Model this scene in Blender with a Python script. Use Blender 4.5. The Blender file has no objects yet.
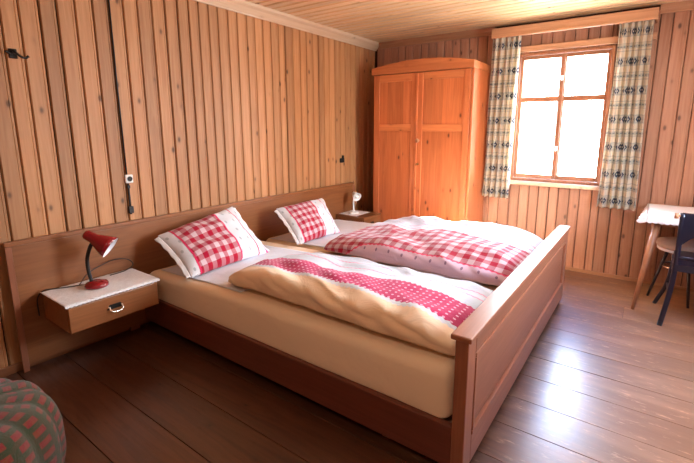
import bpy, bmesh, math, random
from mathutils import Vector, Matrix, noise
R = math.radians
random.seed(7)
S = bpy.context.scene
COL = S.collection

# ------------------------------------------------------------------ camera, world, sun, exposure
cam_d = bpy.data.cameras.new('camera'); cam = bpy.data.objects.new('camera', cam_d); COL.objects.link(cam)
PITCH, YAW, ROLL = R(10.46), R(35.01), R(0.12)
cam.location = (2.849, -4.399, 1.371)
Fw = Vector((-math.sin(YAW)*math.cos(PITCH), math.cos(YAW)*math.cos(PITCH), -math.sin(PITCH)))
Rt = Vector((math.cos(YAW), math.sin(YAW), 0)); Up = Rt.cross(Fw)
Rt2 = math.cos(ROLL)*Rt + math.sin(ROLL)*Up; Up2 = -math.sin(ROLL)*Rt + math.cos(ROLL)*Up
cam.rotation_euler = Matrix((Rt2, Up2, -Fw)).transposed().to_euler()
cam_d.sensor_width = 36; cam_d.lens = 414.82/694*36
cam_d.shift_x = -12.56/694; cam_d.shift_y = -26.37/694
cam_d.clip_start = .02
S.camera = cam
S.view_settings.view_transform = 'Standard'
try: S.view_settings.look = 'None'
except Exception: pass
S.view_settings.gamma = 1; S.view_settings.use_curve_mapping = False
S.view_settings.exposure = 1.15
S.cycles.use_denoising = True
S.cycles.max_bounces = 10; S.cycles.diffuse_bounces = 6; S.cycles.glossy_bounces = 4
S.cycles.sample_clamp_indirect = 6

W = bpy.data.worlds.new('sky'); S.world = W; W.use_nodes = True
wn = W.node_tree; wn.nodes.clear()
wo = wn.nodes.new('ShaderNodeOutputWorld'); wb = wn.nodes.new('ShaderNodeBackground')
wt = wn.nodes.new('ShaderNodeTexCoord'); ws = wn.nodes.new('ShaderNodeSeparateXYZ'); wr = wn.nodes.new('ShaderNodeValToRGB')
wn.links.new(wt.outputs['Generated'], ws.inputs[0]); wn.links.new(ws.outputs['Z'], wr.inputs[0])
cr = wr.color_ramp; cr.elements[0].position = 0.0; cr.elements[0].color = (1.4, 1.4, 1.4, 1)
cr.elements[1].position = .62; cr.elements[1].color = (.30, .62, 1.45, 1)
e = cr.elements.new(.34); e.color = (2.6, 2.8, 3.1, 1)
wn.links.new(wr.outputs[0], wb.inputs[0]); wb.inputs[1].default_value = 12.0
wn.links.new(wb.outputs[0], wo.inputs[0])

def area(name, loc, rot, sx, sy, power, color, portal=False):
    d = bpy.data.lights.new(name, 'AREA'); d.shape = 'RECTANGLE'; d.size = sx; d.size_y = sy
    d.energy = power; d.color = color
    if portal: d.cycles.is_portal = True
    o = bpy.data.objects.new(name, d); COL.objects.link(o); o.location = loc; o.rotation_euler = rot
    return o
area('window_portal', (2.095, .16, 1.475), (R(-90), 0, 0), .80, 1.24, 1, (1, 1, 1), True)
area('added_window_portal', (3.86, -1.65, 1.5), (0, R(90), 0), 1.1, 1.0, 1, (1, 1, 1), True)  # sky portal of the added side window
area('ceiling_fill_light', (2.9, -1.6, 2.29), (0, 0, 0), .34, .34, 6, (1, .92, .84))  # fill light added overhead, out of view
area('front_fill_light', (2.3, -4.6, 2.29), (0, 0, 0), .34, .34, 5, (1, .84, .66))  # second added fill, brightens faces turned towards the camera side
sd = bpy.data.lights.new('sun', 'SUN'); sd.energy = 60; sd.angle = R(.6); sd.color = (1, .93, .82)
sun = bpy.data.objects.new('sun', sd); COL.objects.link(sun)
sun.rotation_euler = Vector((-.42, -.98, -1)).to_track_quat('-Z', 'Y').to_euler()

# ------------------------------------------------------------------ node helpers
class N:
    """socket wrapper: arithmetic makes Math nodes"""
    def __init__(s, nt, sock): s.nt = nt; s.s = sock
    def _op(s, op, *a, clamp=False):
        n = s.nt.nodes.new('ShaderNodeMath'); n.operation = op; n.use_clamp = clamp
        for i, x in enumerate((s,)+a):
            if isinstance(x, N): s.nt.links.new(x.s, n.inputs[i])
            else: n.inputs[i].default_value = x
        return N(s.nt, n.outputs[0])
    def __add__(s, o): return s._op('ADD', o)
    def __sub__(s, o): return s._op('SUBTRACT', o)
    def __mul__(s, o): return s._op('MULTIPLY', o)
    def __truediv__(s, o): return s._op('DIVIDE', o)
    def fract(s): return s._op('FRACT')
    def floor(s): return s._op('FLOOR')
    def abs(s): return s._op('ABSOLUTE')
    def lt(s, o): return s._op('LESS_THAN', o)
    def gt(s, o): return s._op('GREATER_THAN', o)
    def max(s, o): return s._op('MAXIMUM', o)
    def min(s, o): return s._op('MINIMUM', o)
    def sin(s): return s._op('SINE')
    def inv(s): return (s*-1.)+1.
    def between(s, a, b): return s.gt(a)*s.lt(b)
    def smooth(s, a, b):
        n = s.nt.nodes.new('ShaderNodeMapRange'); n.interpolation_type = 'SMOOTHSTEP'
        s.nt.links.new(s.s, n.inputs[0]); n.inputs[1].default_value = a; n.inputs[2].default_value = b
        return N(s.nt, n.outputs[0])

def newmat(name, color=(.8, .8, .8), rough=.5, metal=0, coat=0, spec=.5, sheen=0):
    m = bpy.data.materials.new(name); m.use_nodes = True; nt = m.node_tree
    b = nt.nodes['Principled BSDF']
    b.inputs['Base Color'].default_value = (*color, 1); b.inputs['Roughness'].default_value = rough
    b.inputs['Metallic'].default_value = metal; b.inputs['Coat Weight'].default_value = coat
    b.inputs['Coat Roughness'].default_value = .15
    b.inputs['Specular IOR Level'].default_value = spec
    b.inputs['Sheen Weight'].default_value = sheen
    return m, nt, b
def mix(nt, f, a, b, mode='MIX'):
    n = nt.nodes.new('ShaderNodeMix'); n.data_type = 'RGBA'; n.blend_type = mode
    for sock, x in ((n.inputs[0], f), (n.inputs[6], a), (n.inputs[7], b)):
        if isinstance(x, N): nt.links.new(x.s, sock)
        elif isinstance(x, bpy.types.NodeSocket): nt.links.new(x, sock)
        elif isinstance(x, (tuple, list)): sock.default_value = (*x, 1)
        else: sock.default_value = x
    return n.outputs[2]
def tnoise(nt, vec, scale, detail=3, rough=.5, dist=0):
    n = nt.nodes.new('ShaderNodeTexNoise'); n.inputs['Scale'].default_value = scale
    n.inputs['Detail'].default_value = detail; n.inputs['Roughness'].default_value = rough
    n.inputs['Distortion'].default_value = dist
    if vec is not None: nt.links.new(vec, n.inputs['Vector'])
    return N(nt, n.outputs[0])
def objco(nt): return nt.nodes.new('ShaderNodeTexCoord').outputs['Object']
def uvco(nt):
    u = nt.nodes.new('ShaderNodeUVMap'); u.uv_map = 'UVMap'
    s = nt.nodes.new('ShaderNodeSeparateXYZ'); nt.links.new(u.outputs[0], s.inputs[0])
    return N(nt, s.outputs[0]), N(nt, s.outputs[1]), u.outputs[0]
def bump(nt, b, h, strength=.2, dist=.01):
    n = nt.nodes.new('ShaderNodeBump'); n.inputs['Strength'].default_value = strength; n.inputs['Distance'].default_value = dist
    nt.links.new(h.s, n.inputs['Height']); nt.links.new(n.outputs[0], b.inputs['Normal'])

def wood(name, light, dark, axis='z', rough=.4, coat=0., knots=.5, fine=1., vary=.3, wear_sheen=0, knotcol=None):
    m, nt, b = newmat(name, light, rough, coat=coat)
    at = nt.nodes.new('ShaderNodeAttribute'); at.attribute_name = 'rnd'; rnd = N(nt, at.outputs['Fac'])
    add = nt.nodes.new('ShaderNodeVectorMath'); add.operation = 'ADD'
    cmb = nt.nodes.new('ShaderNodeCombineXYZ'); r7 = (rnd*37.)
    for i in range(3): nt.links.new(r7.s, cmb.inputs[i])
    nt.links.new(objco(nt), add.inputs[0]); nt.links.new(cmb.outputs[0], add.inputs[1])
    def mp(along, across):
        n = nt.nodes.new('ShaderNodeMapping')
        n.inputs['Scale'].default_value = tuple(along if a == axis else across for a in 'xyz')
        nt.links.new(add.outputs[0], n.inputs['Vector']); return n.outputs[0]
    g1 = tnoise(nt, mp(.9, 14*fine), 1, 3, .55, .6)
    g2 = tnoise(nt, mp(2.5, 70*fine), 1, 3, .6)
    rings = ((g1*34.).sin()*.5+.5)
    f = (rings*.30 + g2.smooth(.3, .7)*.35 + g1.smooth(.3, .7)*.35)
    col = mix(nt, f, dark, light)
    if knots > 0:
        v = nt.nodes.new('ShaderNodeTexVoronoi'); v.inputs['Scale'].default_value = 1; nt.links.new(mp(5.0, 9.5), v.inputs['Vector'])
        d = N(nt, v.outputs['Distance']); k = d.smooth(.10*knots+.05, .05*knots).max(0.)
        halo = d.smooth(.24, .08)*.35
        kc = knotcol or tuple(c*.22 for c in dark)
        col = mix(nt, halo, col, tuple(c*.75 for c in dark)); col = mix(nt, k*.85, col, kc)
    tone = (rnd*vary) + (1-vary/2)
    cc = nt.nodes.new('ShaderNodeVectorMath'); cc.operation = 'SCALE'
    nt.links.new(col, cc.inputs[0]); nt.links.new(tone.s, cc.inputs['Scale']); out = cc.outputs[0]
    if wear_sheen:
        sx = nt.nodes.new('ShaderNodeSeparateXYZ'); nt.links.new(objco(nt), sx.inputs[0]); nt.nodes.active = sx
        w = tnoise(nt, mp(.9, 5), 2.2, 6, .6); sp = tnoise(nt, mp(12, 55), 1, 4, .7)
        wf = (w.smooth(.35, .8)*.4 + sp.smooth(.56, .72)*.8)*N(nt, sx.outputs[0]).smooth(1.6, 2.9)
        out = mix(nt, wf*wear_sheen+N(nt, sx.outputs[0]).smooth(2.2, 3.2)*.45, out, (.74, .44, .24))  # scuffs plus floor sheen painted into the colour, paler to the right
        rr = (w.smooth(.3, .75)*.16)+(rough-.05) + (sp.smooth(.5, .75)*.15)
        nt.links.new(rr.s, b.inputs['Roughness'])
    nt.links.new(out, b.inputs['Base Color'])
    bump(nt, b, g2, .12, .004)
    return m

M = {}
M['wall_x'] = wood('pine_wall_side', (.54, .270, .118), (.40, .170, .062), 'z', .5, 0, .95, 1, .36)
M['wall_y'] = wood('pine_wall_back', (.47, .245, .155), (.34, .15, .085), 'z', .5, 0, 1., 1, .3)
M['ceil'] = wood('pine_ceiling', (.88, .64, .38), (.66, .41, .21), 'x', .30, .4, .4, 1, .25)
M['trim'] = wood('pale_pine_trim', (.84, .62, .42), (.72, .48, .30), 'y', .4, .1, .15)
M['trim_x'] = wood('pine_trim_across', (.55, .29, .16), (.38, .18, .09), 'x', .4, .1, .2)
M['groove'] = newmat('dark_groove', (.045, .02, .012), .9)[0]
M['floor'] = wood('old_floorboards', (.125, .040, .016), (.055, .016, .007), 'x', .42, 1., .35, .6, .4, wear_sheen=.6)
_fb = M['floor'].node_tree.nodes['Principled BSDF']; _fb.inputs['Coat Roughness'].default_value = .27; _fb.inputs['Specular IOR Level'].default_value = .5; _fb.inputs['Coat IOR'].default_value = 1.5
M['ward'] = wood('orange_pine', (.66, .20, .07), (.48, .12, .035), 'z', .35, .3, .9, .8)
M['ward_h'] = wood('orange_pine_across', (.68, .225, .08), (.50, .14, .04), 'x', .35, .3, .4, .8)
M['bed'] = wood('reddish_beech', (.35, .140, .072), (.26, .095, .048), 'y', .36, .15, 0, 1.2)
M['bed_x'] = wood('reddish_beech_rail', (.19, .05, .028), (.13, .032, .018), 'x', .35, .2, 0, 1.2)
M['bed_z'] = wood('reddish_beech_post', (.33, .125, .065), (.24, .085, .043), 'z', .35, .2, 0, 1.2)
M['head'] = wood('honey_headboard', (.30, .112, .038), (.205, .068, .022), 'y', .38, .2, 0, .8)
M['frame'] = wood('window_wood', (.42, .17, .08), (.28, .10, .045), 'z', .4, .1, .1)
M['leg'] = wood('table_wood', (.60, .30, .15), (.44, .19, .09), 'z', .4, .15, 0)
M['plate'] = wood('table_top_wood', (.55, .28, .14), (.42, .19, .09), 'x', .4, .15, 0)
M['black'] = newmat('black_lacquer', (.012, .014, .03), .28, coat=.4)[0]
M['cable'] = newmat('black_rubber', (.012, .010, .010), .5)[0]
M['red'] = newmat('red_plastic', (.24, .006, .010), .25, coat=.3)[0]
M['white'] = newmat('white_plastic', (.80, .79, .77), .3)[0]
M['lampin'] = newmat('white_enamel', (.82, .82, .86), .35)[0]
M['chrome'] = newmat('polished_metal', (.75, .74, .72), .22, 1)[0]
M['iron'] = newmat('dark_iron', (.02, .017, .015), .45, .6)[0]
M['brasskey'] = newmat('aged_brass', (.20, .11, .04), .4, 1)[0]
M['seat'] = newmat('beige_seat_fabric', (.45, .32, .25), .8, sheen=.3)[0]
M['bulb'] = newmat('frosted_bulb', (.85, .85, .82), .3)[0]

def cloth(name, col, rough=.85, wr=.5, scale=14):
    m, nt, b = newmat(name, col, rough, spec=.2, sheen=.15)
    return m, nt, b
RED = (.36, .001, .022); WHITE = (.80, .77, .78); PINKT = (.47, .004, .08); ROSE = (.78, .52, .60)
def gingham(nt, u, v, s):
    a = (u/s).fract().lt(.5); c = (v/s).fract().lt(.5)
    val = (a+c)*.5
    return mix(nt, val._op('POWER', .62), (.60, .43, .46), RED)
def motifs(nt, u, v, base, s=.07, col=(.18, .16, .20), size=.12):
    row = (v/s).floor(); uu = (u/s + row*.5).fract()-.5; vv = (v/s).fract()-.5
    d = (uu*uu*1.6 + vv*vv*.7); j = (uu*2.6+vv*.8).abs()
    return mix(nt, d.lt(size*size*1.6)*.7, base, col)
def finish(nt, b, uv, col):
    nt.links.new(col, b.inputs['Base Color'])
    n = tnoise(nt, uv, 9, 3, .55, .8); bump(nt, b, n, .35, .02)

# pillow: u 0..1 over the width, v 0..1 over the height
m, nt, b = cloth('pillow_cover', WHITE); u, v, uv = uvco(nt)
um, vm = u*.74+v*.03, v*.46
g = gingham(nt, um+.01, vm, .078)
pl = motifs(nt, um, vm, (.66, .65, .68), .085, (.30, .33, .34), .11)
zig = ((v*46.).fract()-.5).abs()*.014
c = mix(nt, (u+zig).between(.10, .615), pl, g)
for pos in (.615, .855, .105): c = mix(nt, (u+zig).between(pos, pos+.016), c, (.66, .02, .10))
c = mix(nt, u.gt(.97)*v.lt(.16), c, (.7, .03, .2))
finish(nt, b, uv, c); M['pillow'] = m

# duvet near (u metres along, v around 0 near bottom .. 1 far bottom)
m, nt, b = cloth('duvet_band_cover', WHITE); u, v, uv = uvco(nt)
zig = ((u*34.).fract()-.5).abs()*.022
top = motifs(nt, u, v*1., (.53, .55, .60), .10, (.45, .46, .55), .05)
tan = (.88, .65, .44)
c = mix(nt, (v+zig).gt(.255), tan, (.62, .63, .67))
dots = ((u/.034).fract()-.5)*((u/.034).fract()-.5) + ((v/.034).fract()-.5)*((v/.034).fract()-.5)
mag = mix(nt, dots.lt(.035), PINKT, (.74, .36, .50))
c = mix(nt, (v+zig).gt(.285), c, mag); c = mix(nt, (v-zig).gt(.515), c, top)
for a0 in (.64, .74): c = mix(nt, (v+zig*.5).between(a0, a0+.012), c, (.70, .25, .35))
finish(nt, b, uv, c); M['duvetA'] = m

m, nt, b = cloth('duvet_gingham_cover', WHITE); u, v, uv = uvco(nt)
zig = ((u*30.).fract()-.5).abs()*.02
lim = u.smooth(.98, 1.35)*.19
low = motifs(nt, u, v*1., (.68, .47, .56), .10, (.12, .04, .12), .075)
g = gingham(nt, u, v*1., .082)
c = mix(nt, (v+zig).gt(lim), low, (.7, .06, .14)); c = mix(nt, (v+zig).gt(lim+.015), c, g)
hi = motifs(nt, u, v*1., (.57, .57, .62), .11, (.55, .40, .46), .07)
c = mix(nt, (v-zig).gt(.70), c, hi)
for a0 in (.76, .84): c = mix(nt, v.between(a0, a0+.012), c, (.72, .2, .3))
finish(nt, b, uv, c); M['duvetB'] = m

m, nt, b = cloth('apricot_sheet', (.94, .76, .55)); n = tnoise(nt, objco(nt), 5, 4, .5, 1.); bump(nt, b, n, .3, .03); M['sheet'] = m
m, nt, b = cloth('white_undersheet', (.74, .76, .84)); n = tnoise(nt, objco(nt), 6, 4, .5, 1.); bump(nt, b, n, .3, .03); M['sheetw'] = m
m, nt, b = cloth('lace_cloth', (.80, .74, .72)); u = objco(nt); n = tnoise(nt, u, 120, 2, .6)
nt.links.new(mix(nt, n.smooth(.45, .6)*.2, (.78, .74, .73), (.45, .36, .36)), b.inputs['Base Color']); bump(nt, b, n, .5, .003); M['lace'] = m
m, nt, b = cloth('white_tablecloth', (.82, .80, .82)); M['tcloth'] = m

# curtain: u metres of cloth, v metres from the top
m, nt, b = cloth('woven_check_curtain', (.7, .6, .45)); u, v, uv = uvco(nt)
P = .238
q = ((v+.02+P-.035)/P).fract()
base = (.74, .64, .50)
th = (v/.0587).fract().lt(.16)*.35; tv = (u/.052).fract().lt(.14)*.22
c = mix(nt, tv, base, (.30, .34, .36)); c = mix(nt, th, c, (.16, .19, .22))
fu = ((u/.040).fract()-.5).abs(); fv = (q-.30).abs()
dm = (fu*1.15+fv*3.4).lt(.44); hole = (fu*1.3+fv*5.0).lt(.18)
c = mix(nt, fv.lt(.165)*.45, c, (.40, .42, .40))
c = mix(nt, dm*hole.inv(), c, (.045, .06, .10))
fv2 = (q-.80).abs(); c = mix(nt, fv2.lt(.07)*.5, c, (.33, .36, .34))
c = mix(nt, fv2.lt(.022)*(u/.026).fract().lt(.6), c, (.20, .24, .25))
nt.links.new(c, b.inputs['Base Color'])
tr = nt.nodes.new('ShaderNodeBsdfTranslucent'); nt.links.new(c, tr.inputs[0])
ms = nt.nodes.new('ShaderNodeMixShader'); ms.inputs[0].default_value = .38
nt.links.new(b.outputs[0], ms.inputs[1]); nt.links.new(tr.outputs[0], ms.inputs[2])
nt.links.new(ms.outputs[0], nt.nodes['Material Output'].inputs[0]); M['curtain'] = m

# crocheted pouf cover
m, nt, b = newmat('crochet_cover', (.1, .12, .05), .9, spec=.15, sheen=.3); u, v, uv = uvco(nt)
aa = (u.fract()-.5).abs(); row = (v).fract()
sq = aa.lt(.30)*((row-.5).abs()).lt(.27); tt = tnoise(nt, uv, 2.3, 2)
c = mix(nt, sq, mix(nt, tt.smooth(.3, .7), (.026, .045, .013), (.055, .042, .015)), mix(nt, tt.smooth(.35, .65), (.22, .010, .014), (.22, .04, .014)))
nt.links.new(c, b.inputs['Base Color'])
n = tnoise(nt, uv, 14, 2, .6); bump(nt, b, n, .8, .01); M['crochet'] = m

gm = bpy.data.materials.new('window_glass'); gm.use_nodes = True; nt = gm.node_tree; nt.nodes.remove(nt.nodes['Principled BSDF'])
gl = nt.nodes.new('ShaderNodeBsdfGlossy'); gl.inputs['Roughness'].default_value = .02; tp = nt.nodes.new('ShaderNodeBsdfTransparent')
tp.inputs[0].default_value = (.97, .985, .98, 1)
lw = nt.nodes.new('ShaderNodeLayerWeight'); lw.inputs[0].default_value = .5; fr = (N(nt, lw.outputs['Facing'])._op('POWER', 5.)*.85+.04); mx = nt.nodes.new('ShaderNodeMixShader')
nt.links.new(fr.s, mx.inputs[0]); nt.links.new(tp.outputs[0], mx.inputs[1]); nt.links.new(gl.outputs[0], mx.inputs[2])
nt.links.new(mx.outputs[0], nt.nodes['Material Output'].inputs[0]); M['glass'] = gm

# ------------------------------------------------------------------ mesh helpers
class MB:
    def __init__(s):
        s.bm = bmesh.new(); s.rnd = s.bm.faces.layers.float.new('rnd'); s.uv = s.bm.loops.layers.uv.new('UVMap')
    def hexa(s, pts, bev=0, rnd=None, mi=0):
        vs = [s.bm.verts.new(p) for p in pts]
        fs = [s.bm.faces.new([vs[i] for i in q]) for q in ((0, 3, 2, 1), (4, 5, 6, 7), (0, 1, 5, 4), (1, 2, 6, 5), (2, 3, 7, 6), (3, 0, 4, 7))]
        r = random.random() if rnd is None else rnd
        for f in fs: f[s.rnd] = r; f.material_index = mi
        if bev > 0:
            es = list({e for f in fs for e in f.edges})
            out = bmesh.ops.bevel(s.bm, geom=es, offset=bev, segments=2, affect='EDGES', profile=.5)
            for f in out['faces']: f[s.rnd] = r; f.material_index = mi
        return s
    def box(s, x0, x1, y0, y1, z0, z1, bev=.003, rnd=None, mi=0):
        return s.hexa([(x0, y0, z0), (x1, y0, z0), (x1, y1, z0), (x0, y1, z0), (x0, y0, z1), (x1, y0, z1), (x1, y1, z1), (x0, y1, z1)], bev, rnd, mi)
    def ring(s, rings, cap0=True, cap1=True, closed=True, smooth=True, rnd=0., uvf=None, mi=0):
        vv = [[s.bm.verts.new(p) for p in r] for r in rings]; n = len(rings[0])
        for i in range(len(vv)-1):
            for j in range(n if closed else n-1):
                k = (j+1) % n
                f = s.bm.faces.new((vv[i][j], vv[i][k], vv[i+1][k], vv[i+1][j])); f.smooth = smooth; f[s.rnd] = rnd; f.material_index = mi
                if uvf:
                    for l, (a, c) in zip(f.loops, ((i, j), (i, j+1), (i+1, j+1), (i+1, j))): l[s.uv].uv = uvf(a, c)
        for c, r, o in ((cap0, vv[0], -1), (cap1, vv[-1], 1)):
            if c and closed:
                f = s.bm.faces.new(r if o == 1 else r[::-1]); f[s.rnd] = rnd; f.smooth = False; f.material_index = mi
                if uvf:
                    for l in f.loops: l[s.uv].uv = uvf(0 if o < 0 else len(vv)-1, 0)
        return s
    def tube(s, pts, rad, n=12, **k):
        pts = [Vector(p) for p in pts]; rs = rad if isinstance(rad, (list, tuple)) else [rad]*len(pts)
        rings = []; prev = None
        for i, p in enumerate(pts):
            t = (pts[min(i+1, len(pts)-1)]-pts[max(i-1, 0)]).normalized()
            if prev is None: a = t.orthogonal().normalized()
            else: a = (prev - t*prev.dot(t)).normalized()
            prev = a; c = t.cross(a)
            rings.append([p + rs[i]*(math.cos(2*math.pi*j/n)*a + math.sin(2*math.pi*j/n)*c) for j in range(n)])
        return s.ring(rings, **k)
    def lathe(s, c, prof, axis=(0, 0, 1), n=32, **k):
        ax = Vector(axis).normalized(); a = ax.orthogonal().normalized(); b_ = ax.cross(a); c = Vector(c)
        rings = [[c + ax*h + r*(math.cos(2*math.pi*j/n)*a + math.sin(2*math.pi*j/n)*b_) for j in range(n)] for r, h in prof]
        return s.ring(rings, **k)
    def grid(s, f, nu, nv, smooth=True, uvf=None, mi=0):
        vv = [[s.bm.verts.new(f(i/nu, j/nv)) for j in range(nv+1)] for i in range(nu+1)]
        for i in range(nu):
            for j in range(nv):
                q = s.bm.faces.new((vv[i][j], vv[i+1][j], vv[i+1][j+1], vv[i][j+1])); q.smooth = smooth; q.material_index = mi
                if uvf:
                    for l, (a, c) in zip(q.loops, ((i, j), (i+1, j), (i+1, j+1), (i, j+1))): l[s.uv].uv = uvf(a/nu, c/nv)
        return s
    def obj(s, name, mats, parent=None, shift=None, fix=True):
        if fix: bmesh.ops.recalc_face_normals(s.bm, faces=s.bm.faces)
        o_loc = Vector(shift) if shift else (Vector(parent_loc(parent)) if parent else Vector((0, 0, 0)))
        bmesh.ops.translate(s.bm, verts=s.bm.verts, vec=-o_loc)
        me = bpy.data.meshes.new(name); s.bm.to_mesh(me); s.bm.free()
        for mm in (mats if isinstance(mats, (list, tuple)) else [mats]): me.materials.append(M[mm] if isinstance(mm, str) else mm)
        o = bpy.data.objects.new(name, me); COL.objects.link(o)
        if parent: o.parent = parent
        elif shift: o.location = shift
        return o
def parent_loc(p):
    v = Vector((0, 0, 0))
    while p: v += p.location; p = p.parent
    return v
def tag(o, label=None, cat=None, group=None, kind=None):
    for k, x in (('label', label), ('category', cat), ('group', group), ('kind', kind)):
        if x: o[k] = x
    return o
def thing(name, loc, label, cat, group=None):
    o = bpy.data.objects.new(name, None); o.empty_display_size = .1; COL.objects.link(o); o.location = loc
    return tag(o, label, cat, group)
def solid(o, t, off=0):
    md = o.modifiers.new('thickness', 'SOLIDIFY'); md.thickness = t; md.offset = off
    return o
def struct(mb, name, mats): return tag(mb.obj(name, mats), kind='structure')
def spline(pts, n=8):
    pts = [Vector(p) for p in pts]; out = []
    P = [pts[0]*2-pts[1]] + pts + [pts[-1]*2-pts[-2]]
    for i in range(1, len(P)-2):
        for k in range(n):
            t = k/n; a, b_, c, d = P[i-1:i+3]
            out.append(.5*((2*b_)+(-a+c)*t+(2*a-5*b_+4*c-d)*t*t+(-a+3*b_-3*c+d)*t**3))
    out.append(pts[-1]); return out

# ------------------------------------------------------------------ the room shell
RX, RY0, H = 3.75, -5.6, 2.37
# floor: old wide boards running away from the headboard wall
f = MB(); f.box(-.1, RX+.1, RY0-.1, .1, -.10, -.022, 0, mi=1)
y = RY0-.05 + .03; off = -2.58
k0 = math.floor((RY0-off)/.235)
rr = random.Random(3)
yy = off + k0*.235
while yy < 0.0:
    y1 = min(yy+.235, .02); g = rr.choice((.0008, .001, .0014, .002))
    cuts = [-.02, rr.uniform(.9, 2.9), RX+.02]
    if rr.random() < .55: cuts = [-.02, RX+.02]
    for a, c_ in zip(cuts, cuts[1:]):
        f.box(a+.0008, c_-.0008, max(yy, RY0)+g, y1-g, -.022, 0, .0015, rnd=rr.random())
    yy += .235
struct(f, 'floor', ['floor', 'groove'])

def boards_v(mb, fixed, a0, a1, z0, z1, wid, horiz='y', sign=1, seed=1, thick=.016, holes=()):
    """vertical tongue boards on a plane; horiz = axis along the wall; sign = side of the room"""
    r = random.Random(seed); a = a0; strong = 0
    while a < a1-1e-4:
        w = wid*r.choice((.92, 1., 1., 1.08)); b1 = min(a+w, a1)
        if a1-b1 < .03: b1 = a1
        g = r.choice((.0015, .002, .0022, .0025, .004)) if (strong % 2 or horiz == 'x') else r.choice((.003, .0035, .0045, .006)); strong += 1
        rnd = r.random(); th = thick + r.uniform(-.002, .002)
        segs = [(z0, z1)]
        for (h0, h1, hz0, hz1) in holes:
            mid = (a+b1)/2
            if h0 < mid < h1:
                segs = [(z0, hz0), (hz1, z1)]
        for (s0, s1) in segs:
            ch = .007
            prof = [(a+g, 0), (a+g, th-ch), (a+g+ch*.8, th), (b1-g-ch*.8, th), (b1-g, th-ch), (b1-g, 0)]
            # narrow milled bead beside the joint
            prof = [(a+g, 0), (a+g, th-ch), (a+g+ch*.7, th), (b1-g-.018, th), (b1-g-.0155, th-.0025), (b1-g-.013, th), (b1-g-ch*.7, th), (b1-g, th-ch), (b1-g, 0)]
            rings = []
            for z in (s0, s1):
                if horiz == 'y': rings.append([(fixed+sign*d-sign*thick, p, z) for p, d in prof])
                else: rings.append([(p, fixed+sign*d-sign*thick, z) for p, d in prof])
            mb.ring(rings, smooth=False, rnd=rnd)
        a = b1
    return mb
w = MB(); w.box(-.16, -.017, RY0-.1, .1, -.05, H+.1, 0, mi=1); boards_v(w, 0, RY0, 0, 0, H-.04, .091, 'y', 1, 11)
struct(w, 'wall_left', ['wall_x', 'groove'])
# back wall with the window opening
WX0, WX1, WZ0, WZ1 = 1.675, 2.495, .855, 2.09
w = MB()
for bx in ((-.1, WX0, -.05, H+.1), (WX1, RX+.1, -.05, H+.1), (WX0, WX1, -.05, WZ0), (WX0, WX1, WZ1, H+.1)):
    w.box(bx[0], bx[1], .017, .20, bx[2], bx[3], 0, mi=1)
def back(a0, a1, z0, z1, seed): boards_v(w, 0, a0, a1, z0, z1, .096, 'x', -1, seed)
back(.02, WX0, 0, H-.04, 21); back(WX1, RX, 0, H-.04, 23); back(WX0, WX1, 0, WZ0, 22); back(WX0, WX1, WZ1, H-.04, 24)
struct(w, 'wall_back', ['wall_y', 'groove'])
# right wall (outside the photograph) with an unseen window added for more daylight
SY0, SY1, SZ0, SZ1 = -2.1, -1.2, .95, 2.05
w = MB()
for bx in ((RY0-.1, SY0, -.05, H+.1), (SY1, .1, -.05, H+.1), (SY0, SY1, -.05, SZ0), (SY0, SY1, SZ1, H+.1)):
    w.box(RX+.017, RX+.2, bx[0], bx[1], bx[2], bx[3], 0, mi=1)
for s0, s1, a, c_, sd_ in ((RY0, SY0, 0, H-.04, 31), (SY1, -.02, 0, H-.04, 32), (SY0, SY1, 0, SZ0, 33), (SY0, SY1, SZ1, H-.04, 34)):
    boards_v(w, RX, s0, s1, a, c_, .096, 'y', -1, sd_)
struct(w, 'wall_right', ['wall_x', 'groove'])
w = MB(); w.box(-.1, RX+.1, RY0-.18, RY0-.017, -.05, H+.1, 0, mi=1); boards_v(w, RY0, .02, RX-.02, 0, H-.04, .096, 'x', 1, 41)
struct(w, 'wall_front', ['wall_y', 'groove'])
# ceiling boards run across from the headboard wall
c = MB(); c.box(-.1, RX+.1, RY0-.1, .1, H+.016, H+.12, 0, mi=1)
rr = random.Random(5); yy = RY0
while yy < 0:
    y1 = min(yy+.092, 0); g = rr.choice((.004, .005, .007)); ch = .012
    prof = [(yy+g, .016), (yy+g, ch), (yy+g+ch, 0), (y1-g-ch, 0), (y1-g, ch), (y1-g, .016)]
    c.ring([[(x, p, H+d) for p, d in prof] for x in (0, RX)], smooth=False, rnd=rr.random()); yy = y1
struct(c, 'ceiling', ['ceil', 'groove'])
# crown mouldings
def crown(name, prof, a0, a1, fn, mat):
    m_ = MB(); m_.ring([[fn(p, d, a) for p, d in prof] for a in (a0, a1)], smooth=False); struct(m_, name, [mat])
cp = [(0, 0), (.012, 0), (.016, .010), (.020, .012), (.045, .045), (.062, .060), (.066, .064), (.070, .085), (0, .085)]
crown('trim_1', cp, RY0, 0, lambda p, d, a: (p, a, H-.085+d), 'trim')
cp2 = [(0, 0), (.018, 0), (.022, .02), (.035, .04), (.04, .07), (0, .07)]
crown('trim_2', cp2, .07, 1.44, lambda p, d, a: (a, -p, H-.07+d), 'trim_x')
crown('trim_3', cp2, 2.78, RX, lambda p, d, a: (a, -p, H-.07+d), 'trim_x')
crown('trim_4', cp2, RY0, 0, lambda p, d, a: (RX-p, a, H-.07+d), 'trim')
# baseboards
b_ = MB(); b_.box(.02, RX-.02, -.014, 0, 0, .032, .004, .0); struct(b_, 'baseboard_back', ['trim_x'])
b_ = MB(); b_.box(0.0, .018, RY0, -.02, 0, .05, .004, .3); struct(b_, 'baseboard_left', ['head'])
b_ = MB(); b_.box(RX-.018, RX, RY0, -.02, 0, .05, .004, .3); struct(b_, 'baseboard_right', ['trim'])
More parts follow.
